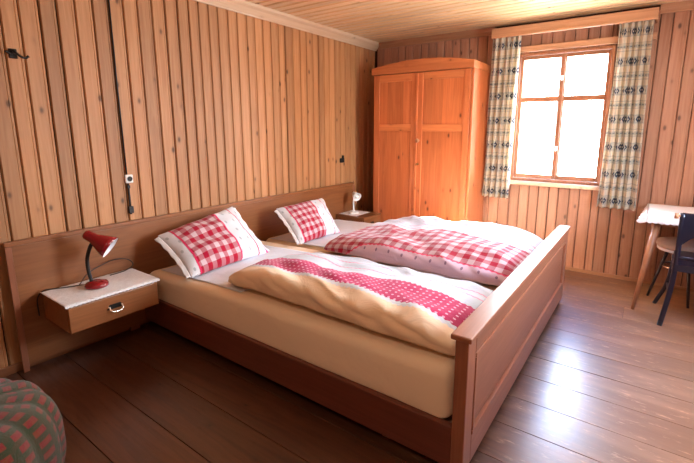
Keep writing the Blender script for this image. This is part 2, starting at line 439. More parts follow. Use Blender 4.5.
# ledge board over the window
b_ = MB(); b_.box(1.60, 2.78, -.045, 0, 2.10, 2.155, .004, .5); struct(b_, 'trim_5', ['trim_x'])
# window 1: outer frame, mullion, transom, sashes, glass
def window(name, fn, w_, h_, mat='frame'):
    """fn(a, d, z) -> world; a along the opening, d depth outwards"""
    root = bpy.data.objects.new(name, None); COL.objects.link(root); root['kind'] = 'structure'
    def bx(mb, a0, a1, d0, d1, z0, z1, bev=.004):
        p = [fn(a0, d0, z0), fn(a1, d0, z0), fn(a1, d1, z0), fn(a0, d1, z0), fn(a0, d0, z1), fn(a1, d0, z1), fn(a1, d1, z1), fn(a0, d1, z1)]
        mb.hexa(p, bev)
    fr_ = MB(); t = .026
    bx(fr_, 0, t, -.012, .12, 0, h_); bx(fr_, w_-t, w_, -.012, .12, 0, h_); bx(fr_, t, w_-t, -.012, .12, 0, t); bx(fr_, t, w_-t, -.012, .12, h_-t, h_)
    fr_.obj('window_frame', [mat], root)
    for s_ in (0, 1):
        a0 = t+.002 if s_ == 0 else w_/2+.001; a1 = w_/2-.001 if s_ == 0 else w_-t-.002
        sm = MB(); q = .026
        bx(sm, a0, a0+q, .01, .05, t+.002, h_-t-.002); bx(sm, a1-q, a1, .01, .05, t+.002, h_-t-.002)
        bx(sm, a0+q, a1-q, .01, .05, t+.002, t+.002+.04); bx(sm, a0+q, a1-q, .01, .05, h_-t-.034, h_-t-.002)
        zt = h_*.647
        bx(sm, a0+q, a1-q, .012, .048, zt-.024, zt+.024)
        so = sm.obj('sash', [mat], root)
        g_ = MB(); bx(g_, a0+q-.003, a1-q+.003, .028, .032, t+.035, h_-t-.03, 0); g_.obj('pane', ['glass'], so)
    cv = MB(); bx(cv, w_/2-.016, w_/2+.016, -.006, .012, t+.004, h_-t-.004); co = cv.obj('cover_strip', [mat], root)
    for zz in (h_*.27, h_*.80):
        hd = MB(); bx(hd, w_/2-.012, w_/2+.012, -.018, -.004, zz-.02, zz+.02, .003); p0 = fn(w_/2, -.015, zz); p1 = fn(w_/2+.03, -.04, zz)
        hd.tube([p0, fn(w_/2, -.035, zz), fn(w_/2+.004, -.04, zz-.03)], .005, 8); hd.obj('latch', ['white'], co)
    return root
window('window_1', lambda a, d, z: (WX0+a, d, WZ0+z), WX1-WX0, WZ1-WZ0)
window('added_window', lambda a, d, z: (RX+d, SY1-a, SZ0+z), SY1-SY0, SZ1-SZ0)  # unseen window, added to brighten the room from the right
b_ = MB(); b_.box(1.60, 2.58, -.055, .03, .815, .853, .006, .9); struct(b_, 'trim_6', ['trim'])
# pelmet board over the curtains
pm = MB(); rr = random.Random(9)
pm.box(1.445, 2.775, -.155, -.14, H-.135, H-.045, .003, .5)
pm.box(1.445, 1.46, -.14, -.001, H-.135, H-.045, .002, .5); pm.box(2.76, 2.775, -.14, -.001, H-.135, H-.045, .002, .5)
pm.box(1.45, 2.77, -.165, -.155, H-.135, H-.115, .003, .7)
struct(pm, 'trim_7', ['trim_x'])

# ------------------------------------------------------------------ wardrobe
WA0, WA1, WD, WH = .300, 1.415, -.515, 2.0
wd = thing('wardrobe', (.88, -.26, 0), 'tall orange pine two-door wardrobe with arched cornice in the far corner', 'wardrobe')
m_ = MB(); yF = WD+.022
m_.box(WA0, WA0+.022, yF, -.02, .06, WH-.05, .002); m_.box(WA1-.022, WA1, yF, -.02, .06, WH-.05, .002)
m_.box(WA0+.022, WA1-.022, -.04, -.02, .06, WH-.05, 0); m_.box(WA0+.022, WA1-.022, yF, -.04, .08, .10, 0); m_.box(WA0+.022, WA1-.022, yF, -.04, WH-.07, WH-.05, 0)
m_.obj('body', ['ward'], wd)
m_ = MB(); m_.box(WA0-.005, WA1+.005, WD-.004, -.02, .0, .09, .004); m_.obj('plinth', ['ward_h'], wd)
# arched cornice
m_ = MB(); n = 24; xm = (WA0+WA1)/2
def arch(x): t = (x-xm)/((WA1-WA0)/2); return WH+.0 + .055*(1-t*t)
r0 = []; rings = []
for i in range(n+1):
    x = WA0-.006 + (WA1-WA0+.012)*i/n; z = arch(x)
    rings.append([(x, WD-.012, z-.008), (x, WD-.006, z), (x, -.02, z), (x, -.02, z-.03 if False else WH-.07), (x, WD+.003, WH-.07), (x, WD-.012, WH-.065)])
m_.ring(rings, smooth=False); m_.obj('cornice', ['ward_h'], wd)
xs = .836
for s_, (a0, a1) in enumerate(((WA0+.024, xs-.002), (xs+.002, WA1-.024))):
    dz0, dz1 = .10, WH-.075; st = .062; d = MB()
    d.box(a0, a0+st, WD, WD+.02, dz0, dz1, .003, .2+.5*s_); d.box(a1-st, a1, WD, WD+.02, dz0, dz1, .003, .7-.3*s_)
    door = d.obj('door', ['ward'], wd)
    for z0, z1 in ((dz0, dz0+.09), (1.345, 1.415), (dz1-.075, dz1)):
        d = MB(); d.box(a0+st, a1-st, WD+.001, WD+.02, z0, z1, .004); d.obj('door_rail', ['ward_h'], door)
    d = MB(); rr = random.Random(s_+3); k = 4
    for z0, z1 in ((dz0+.09, 1.345), (1.415, dz1-.075)):
        ww = (a1-a0-2*st)/k
        for j in range(k): d.box(a0+st+j*ww, a0+st+(j+1)*ww, WD+.010, WD+.018, z0, z1, 0, rr.random())
    d.obj('door_panel', ['ward'], door)
    if s_ == 1:
        d = MB(); kx = a0+.028
        d.lathe((kx, WD, 1.25), [(.012, 0), (.010, .012), (.019, .020), (.022, .030), (.017, .040), (.004, .043)], (0, -1, 0), 20); d.obj('knob', ['leg'], door)
        d = MB(); d.lathe((kx, WD, 1.01), [(.012, 0), (.012, .002), (.004, .003)], (0, -1, 0), 16)
        d.tube([(kx, WD-.002, 1.01), (kx, WD-.028, 1.01)], .0035, 8)
        pts = [(kx+.0*math.cos(t), WD-.028-.012+.012*math.cos(t), 1.01+.012*math.sin(t)) for t in [i*math.pi/8 for i in range(17)]]
        d.tube(pts, .003, 8); d.obj('key', ['brasskey'], door)
m_ = MB(); m_.box(xs-.014, xs+.014, WD-.010, WD, .11, WH-.08, .004); m_.obj('astragal', ['ward'], wd)

# ------------------------------------------------------------------ bed
BY0, BY1, BX = -3.037, -.887, 2.38
bed = thing('double_bed', (1.2, -1.96, 0), 'reddish wooden double bed with long low headboard against the board wall', 'bed')
hb = MB(); HX = .022
hb.box(HX, HX+.03, -3.73, -.52, .03, .735, .004, .4)
hbo = hb.obj('headboard', ['head'], bed)
hb = MB(); hb.box(HX, HX+.036, -3.735, -.515, .735, .762, .005, .6); hb.obj('top_cap', ['head'], hbo)
for yy in (-3.735, -.545):
    hb = MB(); hb.box(HX+.03, HX+.038, yy, yy+.03, .0, .735, .003, .8); hb.obj('edge_strip', ['bed_z'], hbo)
for yy in (-3.1, -1.96, -.82):
    hb = MB(); hb.box(HX+.002, HX+.028, yy-.03, yy+.03, 0, .03, .002); hb.obj('foot', ['bed_z'], hbo)
# footboard
PW = .085
fp = MB(); fp.box(BX-.040, BX-.012, BY0+PW, BY1-PW, .175, .53, .002, .5); fb = fp.obj('footboard', ['bed'], bed)
for yy in (BY0, BY1-PW):
    q = MB(); q.box(BX-.052, BX, yy, yy+PW, .035, .606, .004); q.obj('post', ['bed_z'], fb)
q = MB(); q.box(BX-.052, BX, BY0+PW, BY1-PW, .53, .606, .003, .2); q.obj('upper_rail', ['bed'], fb)
q = MB(); q.box(BX-.052, BX, BY0+PW, BY1-PW, .05, .175, .003, .8); q.obj('lower_rail', ['bed'], fb)
q = MB(); q.box(BX-.070, BX+.012, BY0-.008, BY1+.008, .606, .628, .006, .9); q.obj('top_cap', ['bed'], fb)
q = MB(); bd = .019     # bead moulding round the panel
for a in ((BY0+PW, BY1-PW, .175, .175+bd), (BY0+PW, BY1-PW, .53-bd, .53)): q.box(BX-.013, BX+.004, a[0], a[1], a[2], a[3], .004, .99)
for a in (BY0+PW, BY1-PW-bd): q.box(BX-.013, BX+.004, a, a+bd, .175+bd, .53-bd, .004, .99)
q.obj('panel_bead', ['bed'], fb)
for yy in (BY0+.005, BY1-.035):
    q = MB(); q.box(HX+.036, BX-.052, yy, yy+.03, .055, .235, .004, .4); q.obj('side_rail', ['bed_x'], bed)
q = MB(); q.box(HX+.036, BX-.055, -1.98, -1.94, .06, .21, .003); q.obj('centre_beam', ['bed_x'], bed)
q = MB()
for i in range(14):
    x = .16+i*.155; q.box(x, x+.07, BY0+.036, BY1-.036, .212, .226, .002)
q.obj('slats', ['leg'], bed)
for x in (1.98, 2.26):
    for yy in (BY0+.06, BY1-.10):
        q = MB(); q.box(x, x+.04, yy, yy+.04, 0, .212, .003); q.obj('leg', ['leg'], bed)

# mattresses under fitted sheets
def rounded_block(x0, x1, y0, y1, z0, z1, r, nz=.004, seed=0, sag=None):
    m_ = MB(); n = 40; rings = []
    prof = [(0, z0), (0, z0)]
    def loop(inset, z):
        pts = []; X0, X1, Y0, Y1 = x0+inset, x1-inset, y0+inset, y1-inset; rc = max(.05-inset*.3, .02)
        for cx, cy, a0 in ((X1-rc, Y1-rc, 0), (X0+rc, Y1-rc, 90), (X0+rc, Y0+rc, 180), (X1-rc, Y0+rc, 270)):
            for k in range(7): a = R(a0+15*k); pts.append((cx+rc*math.cos(a), cy+rc*math.sin(a)))
        # subdivide long sides
        out = []
        for i, p in enumerate(pts):
            q_ = pts[(i+1) % len(pts)]; L = math.hypot(q_[0]-p[0], q_[1]-p[1]); k = max(1, int(L/.08))
            for j in range(k): out.append((p[0]+(q_[0]-p[0])*j/k, p[1]+(q_[1]-p[1])*j/k))
        res = []
        for x, y in out:
            d = noise.noise(Vector((x*4, y*4, z*5+seed)))*nz
            zz = z + d + (sag(x) if sag and z > z0+.05 else 0)
            s_ = 1 if y > (y0+y1)/2 else -1
            res.append((x, y+d*1.2*s_, zz))
        return res
    h = z1-z0
    levels = [(.012, z0), (0, z0+.012), (-.008, z0+h*.3), (-.011, z0+h*.5), (-.007, z0+h*.72)]
    for k in range(1, 7): a = k*math.pi/12; levels.append((r-r*math.cos(a)-.003, z1-r+r*math.sin(a)))
    levels += [(r+.04, z1+.003), (.16, z1+.004), (.28, z1+.004)]
    base = [loop(i, z) for i, z in levels]
    cnt = len(base[0]); base = [lp for lp in base if len(lp) == cnt] if all(len(l) == cnt for l in base) else None
    return levels, loop
def mattress(y0, y1, label, seed):
    x0, x1, z0, z1, r = .075, 2.31, .228, .452, .05
    m_ = MB(); nx, ny = 90, 14
    sag = lambda x: -.05*max(0, 1-(x-.1)/1.1) + .004*max(0, (x-1.2)/1.1)
    # cross-section loop in (y,z), swept in x with rounded ends
    def sect(ins):
        pts = []
        Y0, Y1, Z0, Z1 = y0+ins, y1-ins, z0+ins*.6, z1-ins
        for cy, cz, a0, rr_ in ((Y1-r, Z1-r, 0, r), (Y0+r, Z1-r, 90, r), (Y0+.015, Z0+.015, 180, .015), (Y1-.015, Z0+.015, 270, .015)):
            for k in range(6): a = R(a0+18*k); pts.append([cy+rr_*math.cos(a), cz+rr_*math.sin(a)])
        out = []
        for i, p in enumerate(pts):
            q_ = pts[(i+1) % 24]; L = abs(p[0]-q_[0]) + abs(p[1]-q_[1]); k = 12 if i == 5 else (4 if i in (11, 23) else 1)
            for j in range(k): out.append((p[0]+(q_[0]-p[0])*j/k, p[1]+(q_[1]-p[1])*j/k))
        return out
    xs_ = []
    for k in range(6): a = R(90-18*k); xs_.append((x0+r-r*math.sin(a) , r-r*math.cos(R(18*k))*1 if False else r*(1-math.cos(R(90-18*k))) if False else 0))
    stations = [(x0+r*(1-math.cos(R(18*k))), r*(1-math.sin(R(18*k)))) for k in range(6)]
    stations += [(x0+r+(x1-x0-2*r)*i/nx, 0) for i in range(1, nx)]
    stations += [(x1-r*(1-math.cos(R(18*k))), r*(1-math.sin(R(18*k)))) for k in range(5, -1, -1)]
    rings = []
    for x, ins in stations:
        lp = []
        for (y, z) in sect(ins):
            t = (z-z0)/(z1-z0); n1 = noise.noise(Vector((x*2.3, y*5+seed, z*6)))*.008 + noise.noise(Vector((x*9, y*9, z*22+seed)))*.0025
            bulge = math.sin(max(0, min(1, t))*math.pi)*.010; sgn = -1 if y < (y0+y1)/2 else 1
            yy_ = y + (sgn*(bulge*.3+n1*.6) if t < .9 else 0)
            lp.append((x, yy_, z + (sag(x) + n1)*max(0, min(1, t))))
        rings.append(lp)
    m_.ring(rings)
    o = m_.obj('mattress', ['sheet'], None, shift=((x0+x1)/2, (y0+y1)/2, z0))
    tag(o, label, 'mattress', 'mattresses in the double bed')
    return o
ma = mattress(BY0+.028, -1.976, 'mattress in apricot fitted sheet at the near side of the bed, under the banded duvet', 0)
mb_ = mattress(-1.948, BY1-.04, 'mattress in apricot fitted sheet at the far side of the bed, beside the wardrobe', 4)

# white under-sheets over the head halves
def undersheet(y0, y1, x1a, x1b, label, seed):
    m_ = MB()
    def f(a, c_):
        y = y0+(y1-y0)*c_; xe = x1a+(x1b-x1a)*c_ + .02*math.sin(c_*9+seed)
        x = .16+(xe-.16)*a
        sag = -.05*max(0, 1-(x-.1)/1.1) + .004*max(0, (x-1.2)/1.1)
        n1 = noise.noise(Vector((x*2.3, y*5+seed, .452*6)))*.008 + noise.noise(Vector((x*9, y*9, .452*22+seed)))*.0025
        dy = min(y-y0, y1-y); drop = 0
        return (x, y, .4565+sag+n1 + noise.noise(Vector((x*7, y*7, seed+3.)))*.001)
    m_.grid(f, 60, 50); o = m_.obj('bed_pad', ['sheetw'], None, shift=(.6, (y0+y1)/2, .45)); solid(o, .003, 1)
    tag(o, label, 'sheet', 'white pads laid over the mattresses')
undersheet(BY0+.09, -2.12, 1.0, 1.1, 'white sheet lying at the head of the near mattress, under the leaning pillow', 0)
undersheet(-1.94, BY1-.10, .86, 1.15, 'white sheet lying at the head of the far mattress, under the upright pillow', 4)

# ------------------------------------------------------------------ duvets
def spow(v_, p): return math.copysign(abs(v_)**p, v_)
def bedsag(x): return -.05*max(0, 1-(x-.1)/1.1) + .004*max(0, (x-1.2)/1.1)
def duvet(x0, x1, yc, aw, zb, hh, mat, label, seed, pexp=.62, endp=3.0, tip=None, taper=0):
    m_ = MB(); ns, nt_ = 120, 96; rings = []
    for i in range(ns+1):
        s_ = i/ns; t_ = 2*s_-1
        th_ = math.pi*s_; tt_ = -math.cos(th_)          # cosine spacing towards the ends
        e = max(0.0, 1-abs(tt_)**endp)**(1/2.4); e = max(e, .02)
        x = (x0+x1)/2+(x1-x0)/2*tt_
        Y, A, Hh = yc(x), aw(x)*(.80+.20*e), hh(x)
        lp = []
        for j in range(nt_):
            a = math.pi*1.25 - 2*math.pi*j/nt_          # starts near the bottom on the near side
            cy, sy = spow(math.cos(a), pexp), spow(math.sin(a), .85 if math.sin(a) > 0 else .45)
            y = Y + A*cy; z = zb + Hh*.40 + (Hh*.60*sy*e if sy > 0 else Hh*.40*sy*(.15+.85*e) if False else Hh*.40*sy)
            zmid = zb + Hh*.40*e
            z = zmid + (Hh*.60*e*sy if sy > 0 else (zmid-zb)*sy)
            p = Vector((x, y, z)); up = max(0, sy*.7+.3)
            w1 = noise.noise(Vector((x*3.2, y*4.5, seed)))*.032 + noise.noise(Vector((x*8+y*5, y*9-x*3, seed+5)))*.010
            w2 = -abs(noise.noise(Vector((x*4.5+y*6, y*3, seed+9))))*.030
            fz = (w1+w2)*up*min(1, e*1.4)
            if taper: z = zb + (z-zb)*(1-taper*(cy+1)/2)
            z += fz; y += (w1*.7 + abs(noise.noise(Vector((x*6+z*14, z*9-x*2, seed+2))))*.035-.012)*(1 if cy > 0 else -1)*(1-abs(sy)*.6)*min(1, e)
            if tip: y, z, x_ = tip(x, y, z); x2 = x_
            else: x2 = x
            z += bedsag(x)+.006; lp.append((x2, y, z))
        rings.append(lp)
    mid = rings[ns//2]; arc = [0]
    for j in range(nt_): p_, q_ = mid[j], mid[(j+1) % nt_]; arc.append(arc[-1]+math.hypot(p_[1]-q_[1], p_[2]-q_[2]))
    m_.ring(rings, uvf=lambda i, j: (x0+(x1-x0)*(.5-.5*math.cos(math.pi*i/ns)), arc[j]))
    o = m_.obj('duvet', [mat], None, shift=((x0+x1)/2, yc((x0+x1)/2), zb))
    return tag(o, label, 'duvet', 'duvets folded lengthwise on the bed')
duvet(.84, 2.30, lambda x: -2.58-.012*(x-.9), lambda x: .380+.015*(x-.9), .460,
      lambda x: .165+.012*math.sin((x-.9)*2.4), 'duvetA', 'folded duvet with magenta dotted band and tan side on the near mattress', 0., pexp=.5, endp=7, taper=.58)
duvet(.86, 2.30, lambda x: -1.595, lambda x: .525+.04*math.sin((x-.9)*1.8), .460,
      lambda x: .125+.045*math.sin(min(1, (x-.85)/1.3)*math.pi*.75), 'duvetB', 'plump folded duvet in red and white gingham on the far mattress', 13., pexp=.42, endp=7)

# ------------------------------------------------------------------ pillows
def pillow(bl, br, tl, tr, T, label, seed):
    bl, br, tl, tr = map(Vector, (bl, br, tl, tr)); c0 = (bl+br+tl+tr)/4
    nrm = ((br-bl).cross(tl-bl)).normalized()
    if nrm.x < 0: nrm = -nrm
    m_ = MB(); nu, nv = 48, 32
    def surf(sg):
        def f(u, v):
            U, V_ = 2*u-1, 2*v-1
            uu, vv = math.sin(U*math.pi/2), math.sin(V_*math.pi/2); U2, V2 = (uu+1)/2, (vv+1)/2
            th = T*max(0, (1-abs(uu)**2.6))**.55*max(0, (1-abs(vv)**2.6))**.55
            pin = 1-.055*(1-abs(vv)**2)*abs(uu)**4; pin2 = 1-.07*(1-abs(uu)**2)*abs(vv)**4
            a = .5+(U2-.5)*pin; c_ = .5+(V2-.5)*pin2
            p = bl*(1-a)*(1-c_)+br*a*(1-c_)+tl*(1-a)*c_+tr*a*c_
            w1 = noise.noise(Vector((a*5, c_*5, seed)))*.018+noise.noise(Vector((a*11+c_*6, c_*4, seed+3)))*.008
            edge = min(1, th/T*1.5)
            return p + nrm*sg*(th*(1 if sg > 0 else .8) + w1*edge)
        return f
    uvf = lambda u, v: ((math.sin((2*u-1)*math.pi/2)+1)/2, (math.sin((2*v-1)*math.pi/2)+1)/2)
    for sg in (1, -1): m_.grid(surf(sg), nu, nv, uvf=uvf)
    bmesh.ops.remove_doubles(m_.bm, verts=m_.bm.verts, dist=.0008)
    root = m_.obj('pillow', ['pillow'], None, shift=tuple(c0))
    # loose flange at both short ends
    for side in (0, 1):
        q = MB()
        def f(u, v, side=side):
            a = (1+.0+u*.085) if side else (0-u*.085); c_ = .03+v*.94
            ain = 1-.055*(1-(2*v-1)**2) if side else .055*(1-(2*v-1)**2)*1.0
            ain = .5+(.5 if side else -.5)*(1-.055*(1-(2*v-1)**2))
            a = ain+(u*.04 if side else -u*.04)
            p = bl*(1-a)*(1-c_)+br*a*(1-c_)+tl*(1-a)*c_+tr*a*c_
            return p + nrm*(math.sin(v*30+seed)*.004*u-.012*u)
        q.grid(f, 4, 60); o = q.obj('flange', ['tcloth'], None, shift=tuple(c0)); o.location = (0, 0, 0); o.parent = root; solid(o, .004)
    return tag(root, label, 'pillow', 'gingham pillows leaning on the headboard')
pillow((.56, -2.97, .445), (.52, -2.29, .435), (.20, -2.97, .665), (.18, -2.34, .765), .085, 'larger gingham pillow slumped against the headboard at the near side, beside the red lamp', 1.)
pillow((.58, -2.00, .440), (.60, -1.50, .438), (.24, -1.93, .690), (.26, -1.34, .705), .075, 'gingham pillow standing at the far side of the bed, nearer the white lamp', 6.)

# ------------------------------------------------------------------ nightstands
def nightstand(y0, y1, x1, z0, z1, label):
    r_ = thing('nightstand', ((.06+x1)/2, (y0+y1)/2, z0), label, 'nightstand', 'drawer nightstands fixed to the headboard')
    q = MB(); xb = HX+.04; t = .016
    q.box(xb, x1-.018, y0, y0+t, z0, z1-t, .002); q.box(xb, x1-.018, y1-t, y1, z0, z1-t, .002)
    q.box(xb, x1-.018, y0+t, y1-t, z0, z0+t, .001); q.box(xb, xb+.01, y0+t, y1-t, z0+t, z1-t, 0)
    q.obj('body', ['head'], r_)
    q = MB(); q.box(xb, x1+.002, y0-.003, y1+.003, z1-t, z1, .004); q.obj('top_panel', ['head'], r_)
    q = MB(); q.box(x1-.017, x1, y0+.001, y1-.001, z0, z1-t-.002, .003); dr = q.obj('drawer', ['head'], r_)
    q = MB(); q.box(xb+.02, x1-.018, y0+.025, y1-.025, z0+.02, z1-.05, .001); q.obj('drawer_box', ['leg'], dr)
    q = MB(); yc_ = (y0+y1)/2-.012; zc = (z0+z1)/2-.006
    q.hexa([(x1-.001, yc_-.045, zc-.008), (x1+.002, yc_-.045, zc-.008), (x1+.002, yc_+.045, zc-.008), (x1-.001, yc_+.045, zc-.008), (x1-.001, yc_-.03, zc+.020), (x1+.002, yc_-.03, zc+.020), (x1+.002, yc_+.03, zc+.020), (x1-.001, yc_+.03, zc+.020)], .0008)
    h = q.obj('handle_plate', ['iron'], dr); h.name = 'handle_plate'
    q = MB()
    for s_ in (-1, 1): q.lathe((x1+.002, yc_+s_*.034, zc+.005), [(.007, 0), (.007, .008), (.003, .010)], (1, 0, 0), 12)
    pts = spline([(x1+.009, yc_-.034, zc+.005), (x1+.022, yc_-.032, zc-.010), (x1+.026, yc_-.015, zc-.018), (x1+.026, yc_+.015, zc-.018), (x1+.022, yc_+.032, zc-.010), (x1+.009, yc_+.034, zc+.005)], 5)
    q.tube(pts, .0045, 8); q.obj('handle', ['chrome'], dr)
    return r_
nightstand(-3.60, -3.112, .41, .285, .445, 'wooden nightstand with drawer at the left end of the headboard, under the red lamp')
nightstand(-.865, -.53, .43, .285, .440, 'wooden nightstand between the bed and the wardrobe, under the white lamp')
# lace cloths
def doily(name, x0, x1, y0, y1, z, drop, label, group):
    m_ = MB(); ov = .012
    def f(a, c_):
        x = x0+(x1-x0)*a; y = y0+(y1-y0)*c_
        sc = math.sin((y-y0)*180)*.002; sc2 = math.sin((x-x0)*180)*.002
        x = x + (sc if a > .5 else -sc)*(1 if a in (0., 1.) else 0)
        n1 = abs(noise.noise(Vector((x*22, y*22, 3))))*.004
        return (x, y, z+.0015+n1)
    m_.grid(f, 44, 60)
    # scalloped hem hanging over the front
    m_.grid(lambda a, c_: (x1+.004+.003*a, y0+(y1-y0)*c_, z+.003-(drop*(.75+.25*abs(math.sin(c_*(y1-y0)*150))))*a), 3, 120)
    o = m_.obj(name, ['lace'], None, shift=((x0+x1)/2, (y0+y1)/2, z)); solid(o, .0015, 1); return tag(o, label, 'doily', group)
doily('lace_doily', .08, .411, -3.615, -3.10, .4455, .014, 'white lace doily over the nightstand top, under the red lamp', 'lace doilies on the nightstands')
doily('lace_doily', .08, .31, -.84, -.58, .4405, .0, 'white lace doily on the far nightstand, under the white lamp', 'lace doilies on the nightstands')

# ------------------------------------------------------------------ red desk lamp
LX, LY, LZ = .245, -3.385, .4515
lp = thing('desk_lamp', (LX, LY, LZ), 'red desk lamp with black gooseneck on the left nightstand, head bent over', 'lamp')
q = MB(); q.lathe((LX, LY, LZ), [(.058, 0), (.062, .004), (.062, .014), (.055, .026), (.038, .033), (.014, .036), (.010, .037)], n=40); q.obj('base', ['red'], lp)
q = MB(); q.lathe((LX+.035, LY+.02, LZ+.028), [(.008, 0), (.008, .008), (.003, .010)], n=14); q.obj('switch', ['red'], lp)
neck = spline([(LX-.015, LY-.02, LZ+.034), (LX-.018, LY-.028, LZ+.10), (LX-.016, LY-.028, LZ+.17), (LX-.012, LY-.010, LZ+.235), (LX-.005, LY+.012, LZ+.275)], 10)
q = MB(); rad = [.0095+.0012*(i % 2) for i in range(len(neck))]; q.tube(neck, rad, 12); q.obj('gooseneck', ['cable'], lp)
sh0 = Vector((LX-.015, LY-.020, LZ+.318)); d_ = Vector((.58, .58, -.57)).normalized()
q = MB()
q.lathe(sh0, [(.004, -.012), (.020, -.008), (.028, .004), (.030, .045), (.036, .060), (.046, .085), (.060, .120), (.068, .150), (.066, .150), (.058, .120), (.044, .086), (.030, .062), (.004, .058)], d_, 40)
sh = q.obj('lamp_shade', ['red'], lp)
q = MB(); q.lathe(sh0, [(.0655, .1485), (.0575, .119), (.0435, .0865), (.029, .0635), (.003, .060)], d_, 40, cap0=False); q.obj('reflector', ['lampin'], sh)
q = MB(); q.lathe(sh0, [(.012, .060), (.013, .075), (.022, .095), (.026, .112), (.020, .130), (.006, .137)], d_, 20); q.obj('bulb', ['bulb'], sh)
cord = spline([(LX-.055, LY-.02, LZ+.010), (LX-.10, LY-.10, LZ+.006), (.10, -3.56, LZ+.006), (.085, -3.60, LZ+.004), (.075, -3.63, LZ-.04), (.07, -3.63, LZ-.14)], 8)
q = MB(); q.tube(cord, .0032, 8); tag(q.obj('power_cord', ['cable'], None, shift=(.1, -3.55, LZ)), 'black power cord trailing over the left corner of the nightstand', 'cord')
loop = spline([(.15, -3.44, LZ+.006), (.10, -3.36, LZ+.05), (.085, -3.22, LZ+.085), (.085, -3.13, LZ+.07), (.10, -3.10, LZ+.03), (.12, -3.16, LZ+.008), (.13, -3.26, LZ+.006)], 8)
q = MB(); q.tube(loop, .003, 8); tag(q.obj('power_cord', ['cable'], None, shift=(.1, -3.3, LZ)), 'thin brown cord looping behind the red lamp against the headboard', 'cord')

# white lamp
lx, ly, lz = .21, -.745, .4465
wl = thing('desk_lamp', (lx, ly, lz), 'small white desk lamp with round head on the far nightstand beside the wardrobe', 'lamp')
q = MB(); q.lathe((lx, ly, lz), [(.058, 0), (.060, .006), (.055, .016), (.030, .024), (.012, .028)], n=32); q.obj('base', ['white'], wl)
q = MB(); q.tube(spline([(lx, ly, lz+.024), (lx, ly-.004, lz+.09), (lx+.002, ly-.004, lz+.15), (lx+.01, ly+.015, lz+.185)], 8), .009, 12); q.obj('gooseneck', ['white'], wl)
d2 = Vector((.80, -.35, -.42)).normalized(); s2 = Vector((lx-.02, ly+.035, lz+.215))
q = MB(); q.lathe(s2, [(.004, -.012), (.022, -.008), (.028, .010), (.040, .045), (.052, .075), (.050, .075), (.038, .046), (.004, .030)], d2, 32); s2o = q.obj('lamp_shade', ['white'], wl)
q = MB(); q.lathe(s2, [(.012, .032), (.020, .050), (.024, .064), (.016, .078), (.004, .082)], d2, 20); q.obj('bulb', ['bulb'], s2o)

# ------------------------------------------------------------------ things on the wall
q = thing('wall_socket', (.0, -3.03, 1.037), 'white square socket on the board wall above the headboard', 'socket')
a = MB(); a.box(.001, .016, -3.052, -3.002, 1.010, 1.066, .005); a.obj('face_plate', ['white'], q)
a = MB(); a.lathe((.0165, -3.025, 1.038), [(.017, 0), (.017, .0015), (.014, .002), (.013, -.0005), (.002, -.0005)], (1, 0, 0), 24); a.obj('receptacle', ['iron'], q)
a = MB(); a.tube([(.006, -3.04, 2.29), (.006, -3.042, 1.7), (.006, -3.038, 1.068)], .0055, 8)
cb = tag(a.obj('wall_cable', ['cable'], None, shift=(0, -3.04, 1.068)), 'black cable running down the board wall from the crown moulding to the socket', 'cable')
a = MB(); a.tube([(.007, -3.035, 1.008), (.007, -3.034, .80)], .007, 8)
for z in (.83,): a.box(.001, .020, -3.050, -3.018, z-.024, z+.024, .004)
a.box(.001, .014, -3.045, -3.024, .975, .995, .003)
tag(a.obj('wall_cable', ['cable'], None, shift=(0, -3.035, .8)), 'short black cable with clip below the white socket, ending at the headboard', 'cable')
a = MB(); a.box(.001, .02, -.725, -.655, .995, 1.045, .006); sw = a.obj('socket_outlet', ['iron'], None, shift=(0, -.69, 1.02))
tag(sw, 'small dark switch box on the board wall above the far nightstand', 'switch')
a = MB(); a.box(.001, .02, -.685, -.660, 1.03, 1.075, .004); o = a.obj('rocker', ['iron'], None, shift=(0, -.69, 1.02)); o.location = (0, 0, 0); o.parent = sw
hk = thing('coat_hook', (0, -3.56, 1.76), 'dark iron coat hook on the board wall at the upper left', 'hook')
a = MB(); a.box(.001, .008, -3.578, -3.542, 1.735, 1.785, .003); a.obj('mounting_plate', ['iron'], hk)
a = MB(); a.tube(spline([(.006, -3.56, 1.775), (.03, -3.562, 1.77), (.035, -3.535, 1.745), (.03, -3.515, 1.742), (.03, -3.500, 1.752)], 6), [.006]*24+[.008], 10)
a.tube(spline([(.006, -3.565, 1.76), (.03, -3.58, 1.755), (.035, -3.60, 1.765)], 6), .006, 10); a.obj('hook_arm', ['iron'], hk)

# ------------------------------------------------------------------ curtains
def curtain(x0t, x1t, x0b, x1b, zt, zb, folds, label, seed):
    m_ = MB(); L = max(x1t-x0t, x1b-x0b)*1.75
    def f(a, c_):
        z = zt+(zb-zt)*c_; x0 = x0t+(x0b-x0t)*c_; x1 = x1t+(x1b-x1t)*c_
        ph = 2*math.pi*folds*a + .5*math.sin(a*7+seed) + .35*noise.noise(Vector((a*3, c_*2, seed)))*2
        amp = .018+.014*min(1, c_*3) + .006*noise.noise(Vector((a*4, c_*1.5, seed+2)))
        x = x0+(x1-x0)*a + .35*amp*math.sin(2*ph)*.5
        y = -.115+amp*math.sin(ph)
        return (x, y, z + .004*math.sin(ph))
    m_.grid(f, 90, 70, uvf=lambda a, c_: (a*L, c_*(zt-zb)))
    root = m_.obj('curtain', ['curtain'], None, shift=((x0t+x1t)/2, -.115, zb)); solid(root, .0018)
    for i in range(5):
        x = x0t+(x1t-x0t)*(i+.5)/5; q = MB(); q.tube([(x, -.115, zt-.006), (x, -.115, zt+.02)], .003, 8)
        o = q.obj('curtain_glider', ['white'], None, shift=tuple(root.location)); o.location = (0, 0, 0); o.parent = root
    return tag(root, label, 'curtain', 'woven check curtains at the window')
